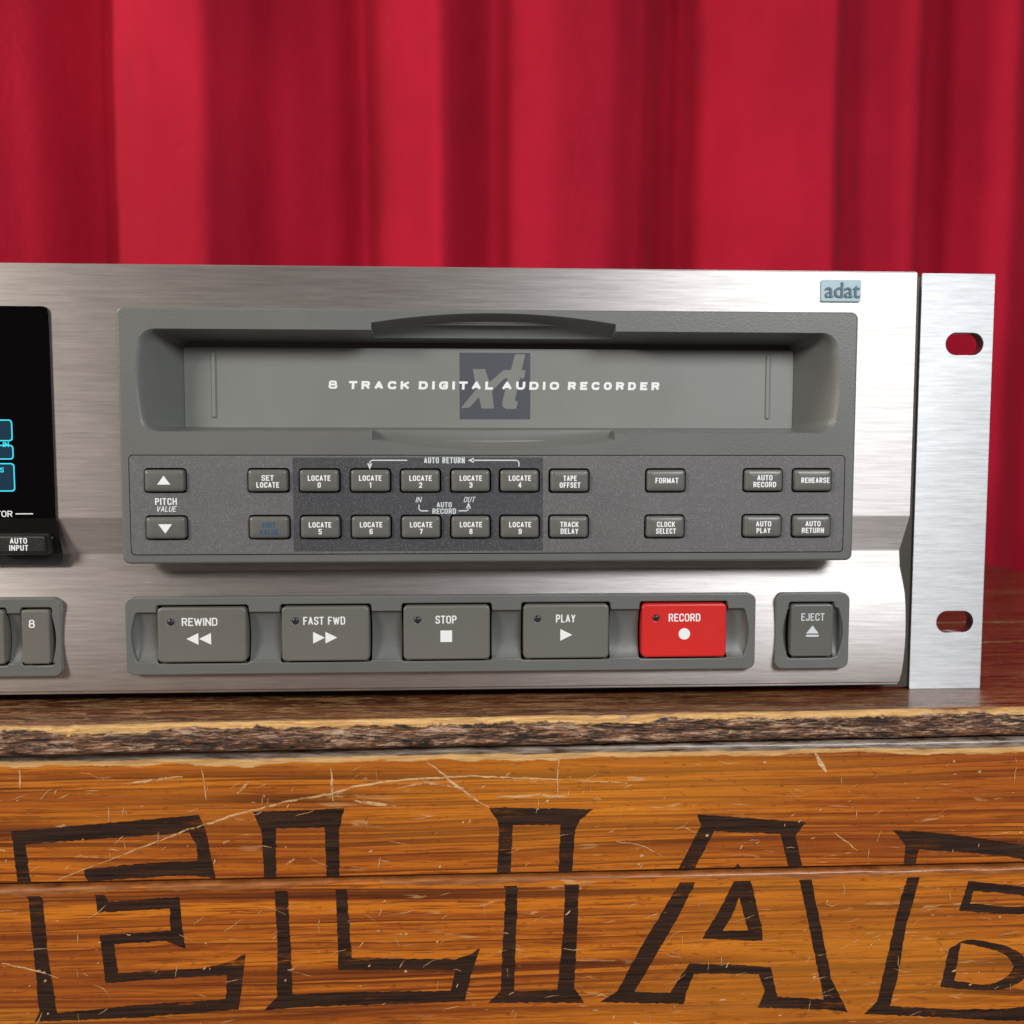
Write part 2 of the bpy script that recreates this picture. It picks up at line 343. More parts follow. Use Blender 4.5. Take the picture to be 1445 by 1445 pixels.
def glyph_polys(ch, x0, wd, h, st, sh):
    """filled outlines of one character in a wd x h box"""
    polys = []
    def pt(p): return Vector((x0+st/2+p[0]*max(0, wd-st), sh/2+p[1]*(h-sh)))
    for path in GL_[ch][1:]:
        closed = path[0] == 'c'; raw = path[1:] if closed else path
        P = [(pt(p), len(p) > 2) for p in raw]; n = len(P); pts = []
        for i, (p, rd) in enumerate(P):
            if rd:
                a = P[i-1][0]; b = P[(i+1) % n][0]; da = (a-p); db = (b-p)
                R_ = min(da.length*.5, db.length*.5, h*.40); pa = p+da.normalized()*R_; pb = p+db.normalized()*R_
                for k in range(6):
                    t = k/5; pts.append(((1-t)**2*pa+2*t*(1-t)*p+t*t*pb, 'd'))
            else: pts.append((p, 's'))
        m_ = len(pts); segs = [(i, (i+1) % m_) for i in range(m_ if closed else m_-1)]
        for i, j in segs:
            a, b = pts[i][0], pts[j][0]; d = b-a
            if d.length < 1e-6: continue
            d.normalize(); wv = (sh+(st-sh)*abs(d.y)**2)/2; nv = Vector((-d.y, d.x))*wv
            ax = abs(d.x) < .02 or abs(d.y) < .02
            ea = eb = 0
            def ends(v):        # strokes that stop inside the letter stay short
                vy = (v.y-sh/2)/max(1e-6, h-sh); inner = .02 < vy < .98 and abs(d.x) < .3
                return 0 if inner else st/2*(1 if ax else .35)
            if not closed and i == 0: ea = ends(a)
            if not closed and j == m_-1: eb = ends(b)
            if pts[i][1] == 's' and ax and (closed or i): ea = st/2
            if pts[j][1] == 's' and ax and (closed or j < m_-1): eb = st/2
            a2 = a-d*ea; b2 = b+d*eb
            q = [a2+nv, b2+nv, b2-nv, a2-nv]
            polys.append([(v.x, min(h, max(0, v.y))) for v in q])
            if pts[j][1] == 'd' or (not ax and j != m_-1):
                rd_ = (st+sh)/4 if pts[j][1] == 'd' else wv
                polys.append([(b.x+rd_*math.cos(k*PI/4+.2), min(h, max(0, b.y+rd_*math.sin(k*PI/4+.2)))) for k in range(8)])
    return polys
def union_tris(polys):
    vs, es = [], []
    for ring in polys:
        b = len(vs); vs += [Vector(p) for p in ring]; es += [(b+i, b+(i+1) % len(ring)) for i in range(len(ring))]
    ov, oe, of, *_ = geometry.delaunay_2d_cdt(vs, es, [], 0, 1e-5)
    keep = [t for t in of if any(inside((sum(ov[i][0] for i in t)/3, sum(ov[i][1] for i in t)/3), rg) for rg in polys)]
    return ov, keep
def print_bm(lines, y, polys=()):
    """lines: (string, xc, zc, width, height, slant, weight, gap); polys: extra outlines"""
    bm = bmesh.new()
    for ln in lines:
        s, xc, zc, wd, ht = ln[:5]; sl, wt, gp = (list(ln[5:])+[0, .20, .13][len(ln)-5:])[:3]
        st = wt*ht; sh = st*.86
        gw = [None if c == ' ' else GL_[c][0] for c in s]
        fixed = sum((.30*ht if g is None else st) for g in gw)+gp*ht*(len(s)-1)
        var = sum(g for g in gw if g) or 1
        k = max(.02, (wd-fixed)/var)
        x = 0
        for c, g in zip(s, gw):
            if g is None: x += .30*ht+gp*ht; continue
            w_ = st+g*k
            ov, tr = union_tris(glyph_polys(c, x, w_, ht, st, sh)); used = {}
            for t in tr:
                for i in t:
                    if i not in used: used[i] = bm.verts.new((xc-wd/2+ov[i][0]+(ov[i][1]-ht/2)*sl, y, zc-ht/2+ov[i][1]))
                try: bm.faces.new([used[i] for i in t])
                except ValueError: pass
            x += w_+gp*ht
    for p in polys: bm.faces.new([bm.verts.new((a, y, b)) for a, b in p])
    for fc in bm.faces:
        fc.normal_update()
        if fc.normal.y > 0: fc.normal_flip()
    return bm
def print_builtin(s, xc, zc, wd, ht, y, off):
    bm = bmesh.new(); vs, fs = glyphs(s, off, 1.0); bv = [bm.verts.new((xc+a*wd, y, zc+b*ht)) for a, b in vs]
    for fc in fs: bm.faces.new([bv[i] for i in fc])
    for fc in bm.faces:
        fc.normal_update()
        if fc.normal.y > 0: fc.normal_flip()
    return bm
def stroke(pts, wd):
    """thin line as quads"""
    out = []
    for (a, b), (c, d) in zip(pts, pts[1:]):
        l = math.hypot(c-a, d-b) or 1; nx, nz = -(d-b)/l*wd/2, (c-a)/l*wd/2
        out.append([(a+nx, b+nz), (c+nx, d+nz), (c-nx, d-nz), (a-nx, b-nz)])
    return out
def circle(cx, cz, rad, n=24): return [(cx+rad*math.cos(2*PI*i/n), cz+rad*math.sin(2*PI*i/n)) for i in range(n)]
def box_bm(x0, x1, y0, y1, z0, z1, bev=0):
    bm = bmesh.new(); bmesh.ops.create_cube(bm, size=1)
    bm.transform(Matrix.Translation(((x0+x1)/2, (y0+y1)/2, (z0+z1)/2)) @ Matrix.Diagonal((x1-x0, y1-y0, z1-z0, 1)))
    if bev: bmesh.ops.bevel(bm, geom=bm.edges[:], offset=bev, segments=2, affect='EDGES')
    return bm
def empty(name, label, cat, loc=(0, 0, 0)):
    o = bpy.data.objects.new(name, None); C.objects.link(o); o.location = tuple(c*S for c in loc)
    o['label'] = label; o['category'] = cat; o.empty_display_size = .02; return o

# ================================================================== the recorder
REC = empty('tape_recorder', 'silver rack-mount digital tape recorder with grey buttons standing on the wooden crate', 'tape recorder')

# --- brushed front panel: an extruded profile with openings behind the mouldings
prof = [(130.9, -6), (130.95, -10.6), (130.8, -11.4), (130.3, -12.0), (118.0, -12.1), (114.5, -12.1), (80.0, -12.1), (75.0, -12.1), (57.3, -12.05), (57.0, -11.95), (56.7, -11.75),
        (50.0, -8.0), (46.1, -5.75), (45.7, -5.65), (40.7, -6.35), (40.2, -6.6), (36.5, -8.7), (33.0, -10.3), (31.0, -10.75), (28.0, -11.2), (24.0, -11.55), (20.0, -11.65),
        (16.0, -11.4), (12.4, -10.9), (10.0, -10.4), (7.5, -9.6), (5.5, -8.7), (4.6, -8.2), (4.3, -7.7), (4.2, -7.2), (3.7, -7.1), (3.3, -6.6), (3.2, 0), (3.2, 2.5)]
PX0, PX1 = -285.4, 135.8
cuts = [(-95.6, 111.6, 80, 114.5), (-96, 112, 50, 75), (-100.2, 87.0, 12.4, 31), (95.3, 116.2, 12.4, 31), (-149, -120.9, 12.4, 31)]
xs = sorted({PX0, PX0+.5, PX1, PX1-.5} | {c for q in cuts for c in q[:2]} | set(range(-260, 130, 20)))
bm = bmesh.new()
def px_in(x):       # ends of the extrusion are eased back by half a millimetre
    return .45 if x in (PX0, PX1) else 0
grid = [[bm.verts.new((x, y+(px_in(x) if y < -2 else 0), z)) for (z, y) in prof] for x in xs]
for i in range(len(xs)-1):
    for j in range(len(prof)-1):
        xm = (xs[i]+xs[i+1])/2; zm = (prof[j][0]+prof[j+1][0])/2
        if any(a < xm < b and c < zm < d for a, b, c, d in cuts): continue
        bm.faces.new((grid[i][j], grid[i+1][j], grid[i+1][j+1], grid[i][j+1]))
for x, row in ((PX0, grid[0]), (PX1, grid[-1])):
    bk = [bm.verts.new((x, 2.5, z)) for z, y in prof]
    for j in range(len(prof)-1):
        if prof[j][1] < 2.4:
            bm.faces.new((row[j], row[j+1], bk[j+1], bk[j]))
from_bm('front_panel', bm, ALU, REC, smooth=12)
# --- rack ears with their slots, and the flange behind the gap
def slot(cx, cz): return rr(12.1, 7.0, 3.49, 8, cx, cz)
for nm, x0, x1, sx in (('rack_ear', 142.6, 166.3, 157.1), ('rack_ear', -316.2, -292.5, -307)):
    o = from_bm(nm, plate_bm([rect(x0, x1, 0, 132.5, .35, 2), slot(sx, 110.6), slot(sx, 21.9)], 0, 4.2, .18), EAR, REC, smooth=25)
    bm = box_bm(x0-14 if x0 > 0 else x1, x0 if x0 > 0 else x1+14, .9, 3.9, .6, 131.6)
    from_bm('flange', bm, FLANGE, o)
from_bm('case', box_bm(-284, 134, 4.6, 236, 3.4, 128.2, .8), CASE, REC)
from_bm('dark_gap_strip', box_bm(-280, 134.5, 1.0, 4.2, .5, 12), BLK, REC)  # black strip added under the case to keep the gap below the panel dark

# --- bezel with the cassette recess
BX0, BX1, BZ0, BZ1, BY = -99.8, 115.7, 44.1, 117.9, -17.0
XN = sorted({round(-90+i*4.0, 2) for i in range(49)} | {-27.51, -27.5, 43.5, 43.51, -29, 45} | {round(-27.5+i*1.75, 3) for i in range(1, 41)})
XN = [x for x in XN if -89.5 < x < 105]
def row(t):
    y = BY + 15.2*t
    ease = t**.85
    xl = -93.7+9.3*ease; xr = 109.5-9.0*ease; zb = 82.4+1.7*t; zt = 111.5-1.9*t
    lip = max(0, 1-t/.04)*.28
    xl -= lip; xr += lip; zb -= lip; zt += lip
    rc = 4.2*(1-t)+.6
    nt = math.sqrt(max(0.0, 1-(t/.55)**2)); nb = math.sqrt(max(0.0, 1-(t/.42)**2))
    pts = []
    for x in XN:                    # top edge
        xx = xl+rc+(x-XN[0])/(XN[-1]-XN[0])*(xr-xl-2*rc) if not (-29.6 < x < 45.6) else x
        z = zt
        if -27.5 <= x <= 43.5:
            uu = (x-8)/35.5; z = zt+(113.6+2.9*(1-uu*uu)-111.5)*nt
        pts.append((xx, z))
    for i in range(1, 7): a = PI/2-i*PI/12; pts.append((xr-rc+rc*math.cos(a), zt-rc+rc*math.sin(a)))
    for i in range(1, 6):
        q = i/6; pts.append((xr+.9*(1-t)*math.sin(PI*q), zt-rc+(zb-zt+2*rc)*q))
    for i in range(0, 6): a = -i*PI/12; pts.append((xr-rc+rc*math.cos(a), zb+rc+rc*math.sin(a)))
    for x in reversed(XN):
        xx = xl+rc+(x-XN[0])/(XN[-1]-XN[0])*(xr-xl-2*rc) if not (-29.6 < x < 45.6) else x
        z = zb
        if -27.5 <= x <= 43.5:
            uu = (x-8)/35.5; z = zb-(82.4-80.3+3.2*(1-uu*uu))*nb
        pts.append((xx, z))
    for i in range(1, 7): a = -PI/2-i*PI/12; pts.append((xl+rc+rc*math.cos(a), zb+rc+rc*math.sin(a)))
    for i in range(1, 6):
        q = i/6; pts.append((xl-.9*(1-t)*math.sin(PI*q), zb+rc+(zt-zb-2*rc)*q))
    for i in range(0, 6): a = PI-i*PI/12; pts.append((xl+rc+rc*math.cos(a), zt-rc+rc*math.sin(a)))
    return y, pts
bm = bmesh.new(); prev = None
ring0 = row(0)[1]
for t in (0, .02, .04, .12, .2, .28, .34, .38, .41, .42, .46, .50, .53, .545, .55, .56, .7, .85, 1.0):
    y, pts = row(t); vs = [bm.verts.new((a, y, b)) for a, b in pts]
    if prev:
        for i in range(len(vs)):
            j = (i+1) % len(vs); bm.faces.new((prev[i], prev[j], vs[j], vs[i]))
    prev = vs
outer_in = rect(BX0+.7, BX1-.7, BZ0+.7, BZ1-.7, 1.3)
cp_hole = rect(-97.4, 112.8, 46.6, 75.8, 1.3)
fb = flat_bm([outer_in, ring0, cp_hole], BY)
me = bpy.data.meshes.new('x'); fb.to_mesh(me); fb.free(); bm.from_mesh(me); bpy.data.meshes.remove(me)
prev = None
for ins, y in ((.7, BY), (.38, BY+.08), (.14, BY+.3), (0, BY+.7), (0, -12.0)):
    vs = [bm.verts.new((a, y, b)) for a, b in rect(BX0+ins, BX1-ins, BZ0+ins, BZ1-ins, 2-ins)]
    if prev:
        for i in range(len(vs)):
            j = (i+1) % len(vs); bm.faces.new((prev[i], prev[j], vs[j], vs[i]))
    prev = vs
vs = [bm.verts.new((a, -12.0, b)) for a, b in rect(BX0+4, BX1-4, BZ0+3.4, BZ1-4, 2)]     # underside step, set in from the rim
for i in range(len(vs)):
    j = (i+1) % len(vs); bm.faces.new((prev[i], prev[j], vs[j], vs[i]))
v2 = [bm.verts.new((a, -8.6, b)) for a, b in rect(BX0+4, BX1-4, BZ0+3.4, BZ1-4, 2)]
for i in range(len(vs)):
    j = (i+1) % len(vs); bm.faces.new((vs[i], vs[j], v2[j], v2[i]))
prev = None
for y in (BY, BY+1.2):
    vs = [bm.verts.new((a, y, b)) for a, b in cp_hole]
    if prev:
        for i in range(len(vs)):
            j = (i+1) % len(vs); bm.faces.new((prev[i], prev[j], vs[j], vs[i]))
    prev = vs
bmesh.ops.remove_doubles(bm, verts=bm.verts, dist=.002)
BEZ = from_bm('bezel', bm, GREY, REC, smooth=32)
from_bm('backing', box_bm(-98, 113.4, -12.9, -11.2, 48.0, 76.3), BLK, BEZ)

# --- cassette door
DR = from_bm('cassette_door', box_bm(-85.2, 101.3, -3.4, -1.0, 82.5, 107.9, .3), DOOR, REC)
for x in (-76.2, 93.1):
    from_bm('guide_rib', loft_bm(1.3, 19.8, .64, [(0, .2), (0, -.25), (.15, -.5), (.4, -.62)]), DOOR, DR, (x, -3.4, 96.6), smooth=40)
XT = [(1.8, 101.8), (5.6, 101.8), (6.9, 97.8), (11.3, 101.5), (13.5, 101.6), (14.7, 106.3), (17.9, 106.3), (16.8, 101.5), (18.0, 101.5), (17.5, 99.0), (16.2, 99.0), (14.8, 92.9), (14.9, 92.1), (15.6, 92.0), (15.1, 89.7), (12.0, 89.7), (10.9, 90.4), (10.8, 91.6), (12.5, 99.0), (11.6, 99.0), (7.7, 95.2), (8.3, 89.8), (4.5, 89.8), (3.7, 93.2), (.7, 90.0), (-1.9, 89.9), (2.9, 95.7)]
from_bm('emblem', flat_bm([[(-2.2, 86.5), (19.4, 86.5), (19.4, 106.7), (-2.2, 106.7)], XT], -3.44), SLATE, DR, recalc=False)
words = [('8', -41.9, -39.2), ('TRACK', -35.7, -17.4), ('DIGITAL', -14.6, 8.0), ('AUDIO', 10.8, 28.3), ('RECORDER', 31.0, 59.3)]
from_bm('lettering', print_bm([(wd, (a+b)/2, 96.75 if wd != '8' else 96.85, b-a, 2.45, .05 if wd != '8' else 0, .325 if wd != '8' else .28, .52) for wd, a, b in words], -3.48), WHITE, DR, recalc=False)

# --- control plate: speckled film, slate area, and its keys
KEYS = [('UP', -86.9, 68.35), ('DOWN', -86.8, 54.7), ('SET|LOCATE', -57.5, 68.35), ('EDIT|VALUE', -57.4, 54.75),
        ('LOCATE|0', -42.8, 68.3), ('LOCATE|1', -28.1, 68.3), ('LOCATE|2', -13.6, 68.25), ('LOCATE|3', 1.0, 68.25), ('LOCATE|4', 15.3, 68.25),
        ('LOCATE|5', -42.7, 54.75), ('LOCATE|6', -28.0, 54.75), ('LOCATE|7', -13.5, 54.7), ('LOCATE|8', 1.0, 54.7), ('LOCATE|9', 15.4, 54.65),
        ('TAPE|OFFSET', 30.0, 68.2), ('TRACK|DELAY', 29.9, 54.65), ('FORMAT', 58.6, 68.25), ('CLOCK|SELECT', 58.5, 54.6),
        ('AUTO|RECORD', 87.8, 68.3), ('REHEARSE', 102.6, 68.3), ('AUTO|PLAY', 87.7, 54.65), ('AUTO|RETURN', 102.6, 54.65)]
KW, KH = 11.15, 6.25
holes = [rr(KW+.95, KH+.95, 1.1, 4, x, z) for _, x, z in KEYS]
CP = from_bm('control_plate', plate_bm([rect(-97.1, 112.5, 46.85, 75.55, 1.1)]+holes, -17.25, -16.2, .12), CTRL, REC, smooth=30)
dz = [h for h, k in zip(holes, KEYS) if k[0].startswith('LOCATE')]
from_bm('slate_area', flat_bm([rect(-50.5, 22.3, 47.6, 75.0, .5)]+[rr(KW+1.1, KH+1.1, 1.1, 4, k[1], k[2]) for k in KEYS if k[0].startswith('LOCATE')], -17.29), DARKF, CP, recalc=False)
lw = .34
def arrow(x, z, dx, dz_, s=1.0):
    return [(x+dx*s*1.1, z+dz_*s*1.1), (x-dz_*s*.75-dx*.7*s, z+dx*s*.75-dz_*.7*s), (x+dz_*s*.75-dx*.7*s, z-dx*s*.75-dz_*.7*s)]
art = stroke([(-28.3, 73.0), (-28.3, 73.5), (-28.0, 74.0), (-27.4, 74.2), (-17.4, 74.2)], lw) + [arrow(-28.3, 72.6, 0, -1)]
art += stroke([(15.2, 72.4), (15.2, 73.5), (14.9, 74.0), (14.4, 74.2), (1.4, 74.2)], lw) + [arrow(1.3, 74.2, -1, 0)]
art += stroke([(-14.1, 61.2), (-14.1, 60.0), (-13.8, 59.55), (-13.3, 59.4), (-11.4, 59.4)], lw)
art += stroke([(-2.5, 59.4), (-.2, 59.4), (.2, 59.6), (.4, 60.1), (.4, 60.6)], lw) + [arrow(.4, 60.8, 0, 1)]
from_bm('lettering', print_bm([('AUTO RETURN', -6.6, 74.2, 11.9, 1.75), ('IN', -14.1, 62.7, 1.6, 1.6, .25, .15), ('OUT', .7, 62.7, 3.2, 1.6, .25, .15),
        ('AUTO', -6.7, 61.2, 4.4, 1.55), ('RECORD', -6.7, 59.3, 6.9, 1.6)], -17.33, art), OFFW, CP, recalc=False)
from_bm('lettering', print_bm([('PITCH', -86.9, 62.3, 6.2, 1.95, 0, .19), ('VALUE', -86.8, 60.15, 5.6, 1.6, .25, .14)], -17.33), WHITE, CP, recalc=False)
key_me = None
WD = {'SET': 3.5, 'LOCATE': 6.5, 'EDIT': 3.7, 'VALUE': 5.4, 'TAPE': 3.9, 'OFFSET': 6.1, 'TRACK': 5.4, 'DELAY': 5.2, 'FORMAT': 6.8, 'CLOCK': 5.4, 'SELECT': 5.9, 'AUTO': 4.6, 'RECORD': 6.8, 'REHEARSE': 8.5, 'PLAY': 4.2, 'RETURN': 6.7}
for t, x, z in KEYS:
    if key_me is None:
        o = from_bm('key', loft_bm(KW, KH, .8, [(0, 3.5), (0, .5), (.08, .22), (.3, -.05), (.62, -.20), (1.3, -.30), (2.2, -.35)]), BTN, REC, (x, -18.6, z), smooth=60)
        key_me = o.data
    else:
        o = bpy.data.objects.new('key', key_me); C.objects.link(o); o.location = (x*S, -18.6*S, z*S); o.parent = REC
    y = -.385
    if t == 'UP': b_ = print_bm([], y, [[(-1.85, -1.1), (1.85, -1.1), (0, 1.45)]])
    elif t == 'DOWN': b_ = print_bm([], y, [[(-1.95, 1.15), (1.95, 1.15), (0, -1.55)]])
    else:
        p = t.split('|')
        if len(p) == 1: ls = [(p[0], .5 if p[0] == 'REHEARSE' else .1, .05, WD[p[0]], 1.6)]
        else: ls = [(p[0], .1, .78, WD[p[0]], 1.58), (p[1], .1, -1.22, WD.get(p[1], .5 if p[1] == '1' else .95), 1.58)]
        b_ = print_bm(ls, y)
    from_bm('lettering', b_, BLUE if t.startswith('EDIT') else WHITE, o, recalc=False)
    o['label'] = 'grey key marked with a white triangle' if t in ('UP', 'DOWN') else 'grey key marked ' + t.replace('|', ' ')

# --- lower mouldings: rim plate, scooped floor between the buttons
def moulding(name, x0, x1, z0, z1, hx0, hx1, hz0, hz1, buttons, bulge, yf=-12.5, depth=2.8, gap=.62, endw=2.6, open_left=False):
    """buttons: (xc, zc, w, h)"""
    top, bot = [], []
    b = sorted(buttons)
    top.append((hx0+.6, hz1))
    for xc, zc, w_, h_ in b:
        zt = zc+h_/2+gap; zb = zc-h_/2-gap; xl = xc-w_/2-gap; xr = xc+w_/2+gap
        if zt > hz1: top += [(xl, hz1), (xl+.1, zt-.5), (xl+.6, zt), (xr-.6, zt), (xr-.1, zt-.5), (xr, hz1)]
        if zb < hz0: bot += [(xl, hz0), (xl+.1, zb+.4), (xl+.6, zb), (xr-.6, zb), (xr-.1, zb+.4), (xr, hz0)]
    top.append((hx1-.6, hz1))
    hole = list(top)
    for i in range(0, 13): q = i/12; hole.append((hx1+bulge*math.sin(PI*q), hz1-.3+(hz0-hz1+.6)*q))
    hole += [(hx1-.6, hz0)]+list(reversed(bot))+[(hx0+.6, hz0)]
    for i in range(0, 13): q = i/12; hole.append((hx0-bulge*math.sin(PI*q), hz0+.3+(hz1-hz0-.6)*q))
    root = from_bm(name, plate_bm([rect(x0, x1, z0, z1, 2.4), hole], yf, yf+3.2, .35), GREY, REC, smooth=35)
    from_bm('backing', box_bm(x0+1.5, x1-1.5, yf+4.6, yf+5.2, z0+1.0, z1-1.0), BLK, root)
    segs = []; cur = hx0-bulge-.4
    for xc, zc, w_, h_ in b: segs.append((cur, xc-w_/2-gap)); cur = xc+w_/2+gap
    segs.append((cur, hx1+bulge+.4))
    zc_ = (hz0+hz1)/2; hh = (hz1-hz0)/2
    for a, c in segs:
        if c-a < .3: continue
        bm = bmesh.new()
        nx = max(6, int((c-a)/.7)); rows = []
        for i in range(nx+1):
            x = a+(c-a)*i/nx; col = []
            e = min(1, max(0, (x-(hx0-bulge))/endw), max(0, (hx1+bulge-x)/endw)); e = math.sqrt(max(0, 1-(1-e)**2))
            for j in range(17):
                q = -1+2*j/16; zz = zc_+q*(hh+.2)
                col.append(bm.verts.new((x, yf+.6+(depth-.6)*(1-q*q)**.8*e, zz)))
            rows.append(col)
        for i in range(nx):
            for j in range(16): bm.faces.new((rows[i][j], rows[i+1][j], rows[i+1][j+1], rows[i][j+1]))
        for fc in bm.faces:
            fc.normal_update()
            if fc.normal.y > 0: fc.normal_flip()
        from_bm('scoop', bm, GREY, root, smooth=60, recalc=False)
    return root
TB = [('REWIND', -78.6, 22.35, -.6, 10.4), ('FAST FWD', -42.3, 22.4, -.3, 12.4), ('STOP', -6.2, 22.45, -.2, 6.3), ('PLAY', 29.8, 22.5, -.2, 5.9), ('RECORD', 65.8, 22.5, 0, 9.7)]
TW, TH = 25.9, 16.4
moulding('transport_surround', -101.2, 88.0, 10.2, 33.6, -98.2, 84.6, 14.2, 28.9, [(x, z, TW, TH) for _, x, z, _, _ in TB], 1.3)
tb_me = None
def tri(cx, cz, d, s=1.75): return [(cx-d*s, cz-s), (cx-d*s, cz+s), (cx+d*s, cz)]
for t, x, z, tx, tw in TB:
    name = {'REWIND': 'rewind_button', 'FAST FWD': 'fast_forward_button', 'STOP': 'stop_button', 'PLAY': 'play_button', 'RECORD': 'record_button'}[t]
    o = from_bm(name, loft_bm(TW, TH, 1.3, [(0, 7), (0, .55), (.07, .28), (.28, .07), (.6, 0)]), RED if t == 'RECORD' else TBTN, REC, (x, -13.5, z), smooth=50)
    o['label'] = 'bright red record button' if t == 'RECORD' else 'wide grey button marked ' + t
    sx = {'REWIND': -.9}.get(t, -.1)
    sym = {'REWIND': [tri(sx-1.9, -1.1, -1), tri(sx+1.8, -1.1, -1)], 'FAST FWD': [tri(-1.9, -1.1, 1), tri(1.75, -1.1, 1)],
           'STOP': [[(-1.9, -2.8), (1.6, -2.8), (1.6, .7), (-1.9, .7)]], 'PLAY': [tri(0, -1.0, 1, 1.8)], 'RECORD': [circle(0, -1.0, 1.75)]}[t]
    from_bm('lettering', print_bm([(t, tx, 4.0, tw, 2.4, 0, .165, .11)], -.04, sym), WHITE, o, recalc=False)
    lx = {'REWIND': -9.0, 'FAST FWD': -8.8}.get(t, -8.7)
    bm = bmesh.new(); prev = None
    for rad, y in ((1.35, .1), (1.3, -.1), (1.1, -.05), (1.02, .05)):
        vs = [bm.verts.new((a, y, c)) for a, c in circle(lx, 3.9, rad)]
        if prev:
            for i in range(24): bm.faces.new((prev[i], prev[(i+1) % 24], vs[(i+1) % 24], vs[i]))
        prev = vs
    from_bm('lamp_rim', bm, RED if t == 'RECORD' else TBTN, o, smooth=60)
    bm = bmesh.new(); prev = None
    for rad, y in ((1.04, .1), (1.0, -.06), (.8, -.22), (.45, -.32)):
        vs = [bm.verts.new((a, y, c)) for a, c in circle(lx, 3.9, rad)]
        if prev:
            for i in range(24): bm.faces.new((prev[i], prev[(i+1) % 24], vs[(i+1) % 24], vs[i]))
        prev = vs
    bm.faces.new(prev)
    from_bm('indicator_lamp', bm, LAMP, o, smooth=60)
moulding('eject_surround', 94.3, 117.2, 10.1, 33.6, 98.1, 113.8, 13.8, 29.0, [(105.4, 22.1, 13.1, 16.2)], 1.4, endw=2.2)
o = from_bm('eject_button', loft_bm(13.1, 16.2, 1.1, [(0, 7), (0, .45), (.07, .22), (.25, .05), (.5, 0)]), BTN, REC, (105.4, -13.2, 22.1), smooth=50)
from_bm('lettering', print_bm([('EJECT', .1, 4.2, 7.2, 2.3, 0, .15, .12)], -.04, [[(-1.9, .0-.9), (2.0, -.9), (.05, 1.6)], [(-1.9, -1.9), (2.0, -1.9), (2.0, -1.3), (-1.9, -1.3)]]), OFFW, o, recalc=False)
moulding('track_surround', -150, -119.9, 10.1, 33.6, -147, -122.6, 14.2, 29.0, [(-126.9, 22.1, 8.0, 16.1), (-140.0, 22.1, 8.0, 16.1)], 1.1, endw=1.6)
tm = None
for t, x in (('8', -126.9), ('7', -140.0)):
    o = from_bm('track_button', loft_bm(8.0, 16.1, .9, [(0, 7), (0, .45), (.07, .22), (.25, .05), (.5, 0)]), TBTN, REC, (x, -13.2, 22.1), smooth=50)
    from_bm('lettering', print_bm([(t, -1.0, 4.0, 1.8, 2.4, 0, .17)], -.04), WHITE, o, recalc=False)

# --- display window with its black lower bezel and button
bm = plate_bm([[(-232, 57.2), (-232, 118.4), (-121.9, 118.4), (-121.2, 118.2), (-120.5, 117.5), (-120.25, 116.6), (-120.2, 57.2)]], -12.7, -11.6, .12)
GL = from_bm('display_window', bm, GLASS, REC, smooth=30)
bm = bmesh.new()
lo = [(57.1, -12.6), (52, -10.8), (46.5, -8.7), (43.0, -8.4)]
xr_ = [-120.2, -120.2, -120.2, -121.2]
fr = [[bm.verts.new((x, y, z)) for x in (-232, xx)] for (z, y), xx in zip(lo, xr_)]
cr = bm.verts.new((-120.35, -8.45, 44.0))
for a, b in ((0, 1), (1, 2)): bm.faces.new((fr[a][0], fr[a][1], fr[b][1], fr[b][0]))
bm.faces.new((fr[2][0], fr[2][1], cr, fr[3][1], fr[3][0]))
bmesh.ops.solidify(bm, geom=bm.faces[:], thickness=.9)
LB = from_bm('display_lower_bezel', bm, BLKP, REC)
from_bm('backing', box_bm(-231, -121.5, -11.4, -10.9, 58, 117), BLK, GL)
seg = []
def frame_rings(x0, x1, z0, z1, t=.36): return [rect(x0, x1, z0, z1, 1.0), rect(x0+t, x1-t, z0+t, z1-t, .75)]
rings = frame_rings(-160, -131.6, 79.6, 85.9)+frame_rings(-160, -131.5, 74.3, 78.6)+frame_rings(-160, -131.4, 65.0, 73.3)
from_bm('display_segment', flat_bm(rings, -12.76), CYAN, GL, recalc=False)
from_bm('display_field', flat_bm([rect(-159.6, -132.0, 80.0, 85.5, .7), rect(-159.6, -131.9, 74.7, 78.2, .7), rect(-159.6, -131.8, 65.4, 72.9, .7)], -12.735), CYANF, GL, recalc=False)
from_bm('display_lettering', print_bm([('IN', -133.6, 78.7, 1.7, 1.5), ('S', -135.0, 71.3, 1.1, 1.4)], -12.79), CYAN, GL, recalc=False)
from_bm('lettering', print_bm([('MONITOR', -137.8, 57.9+.6, 10.6, 1.8, 0, .17)], -12.79, stroke([(-131.6, 58.5), (-126.6, 58.5)], .3)), WHITE, GL, recalc=False)
o = from_bm('auto_input_button', loft_bm(14.6, 5.2, .7, [(0, 6), (0, .5), (.1, .2), (.3, 0), (.7, -.12)]), BLKP, REC, (-130.4, -13.8, 49.6), smooth=50)
from_bm('lettering', print_bm([('AUTO', -.1, 1.1, 4.9, 1.65), ('INPUT', -.1, -.95, 5.4, 1.65)], -.16), WHITE, o, recalc=False)
from_bm('button_surround', loft_bm(15.9, 6.4, .9, [(0, 4), (0, .4), (.3, 0)]), BLKP, LB, (-130.4, -12.4, 49.6), smooth=50)
from_bm('screw_cap', loft_bm(1.7, 1.7, .84, [(0, 1), (0, -.1), (.15, -.2)]), BLKP, LB, (-122.9, -10.6, 51.0), smooth=50)

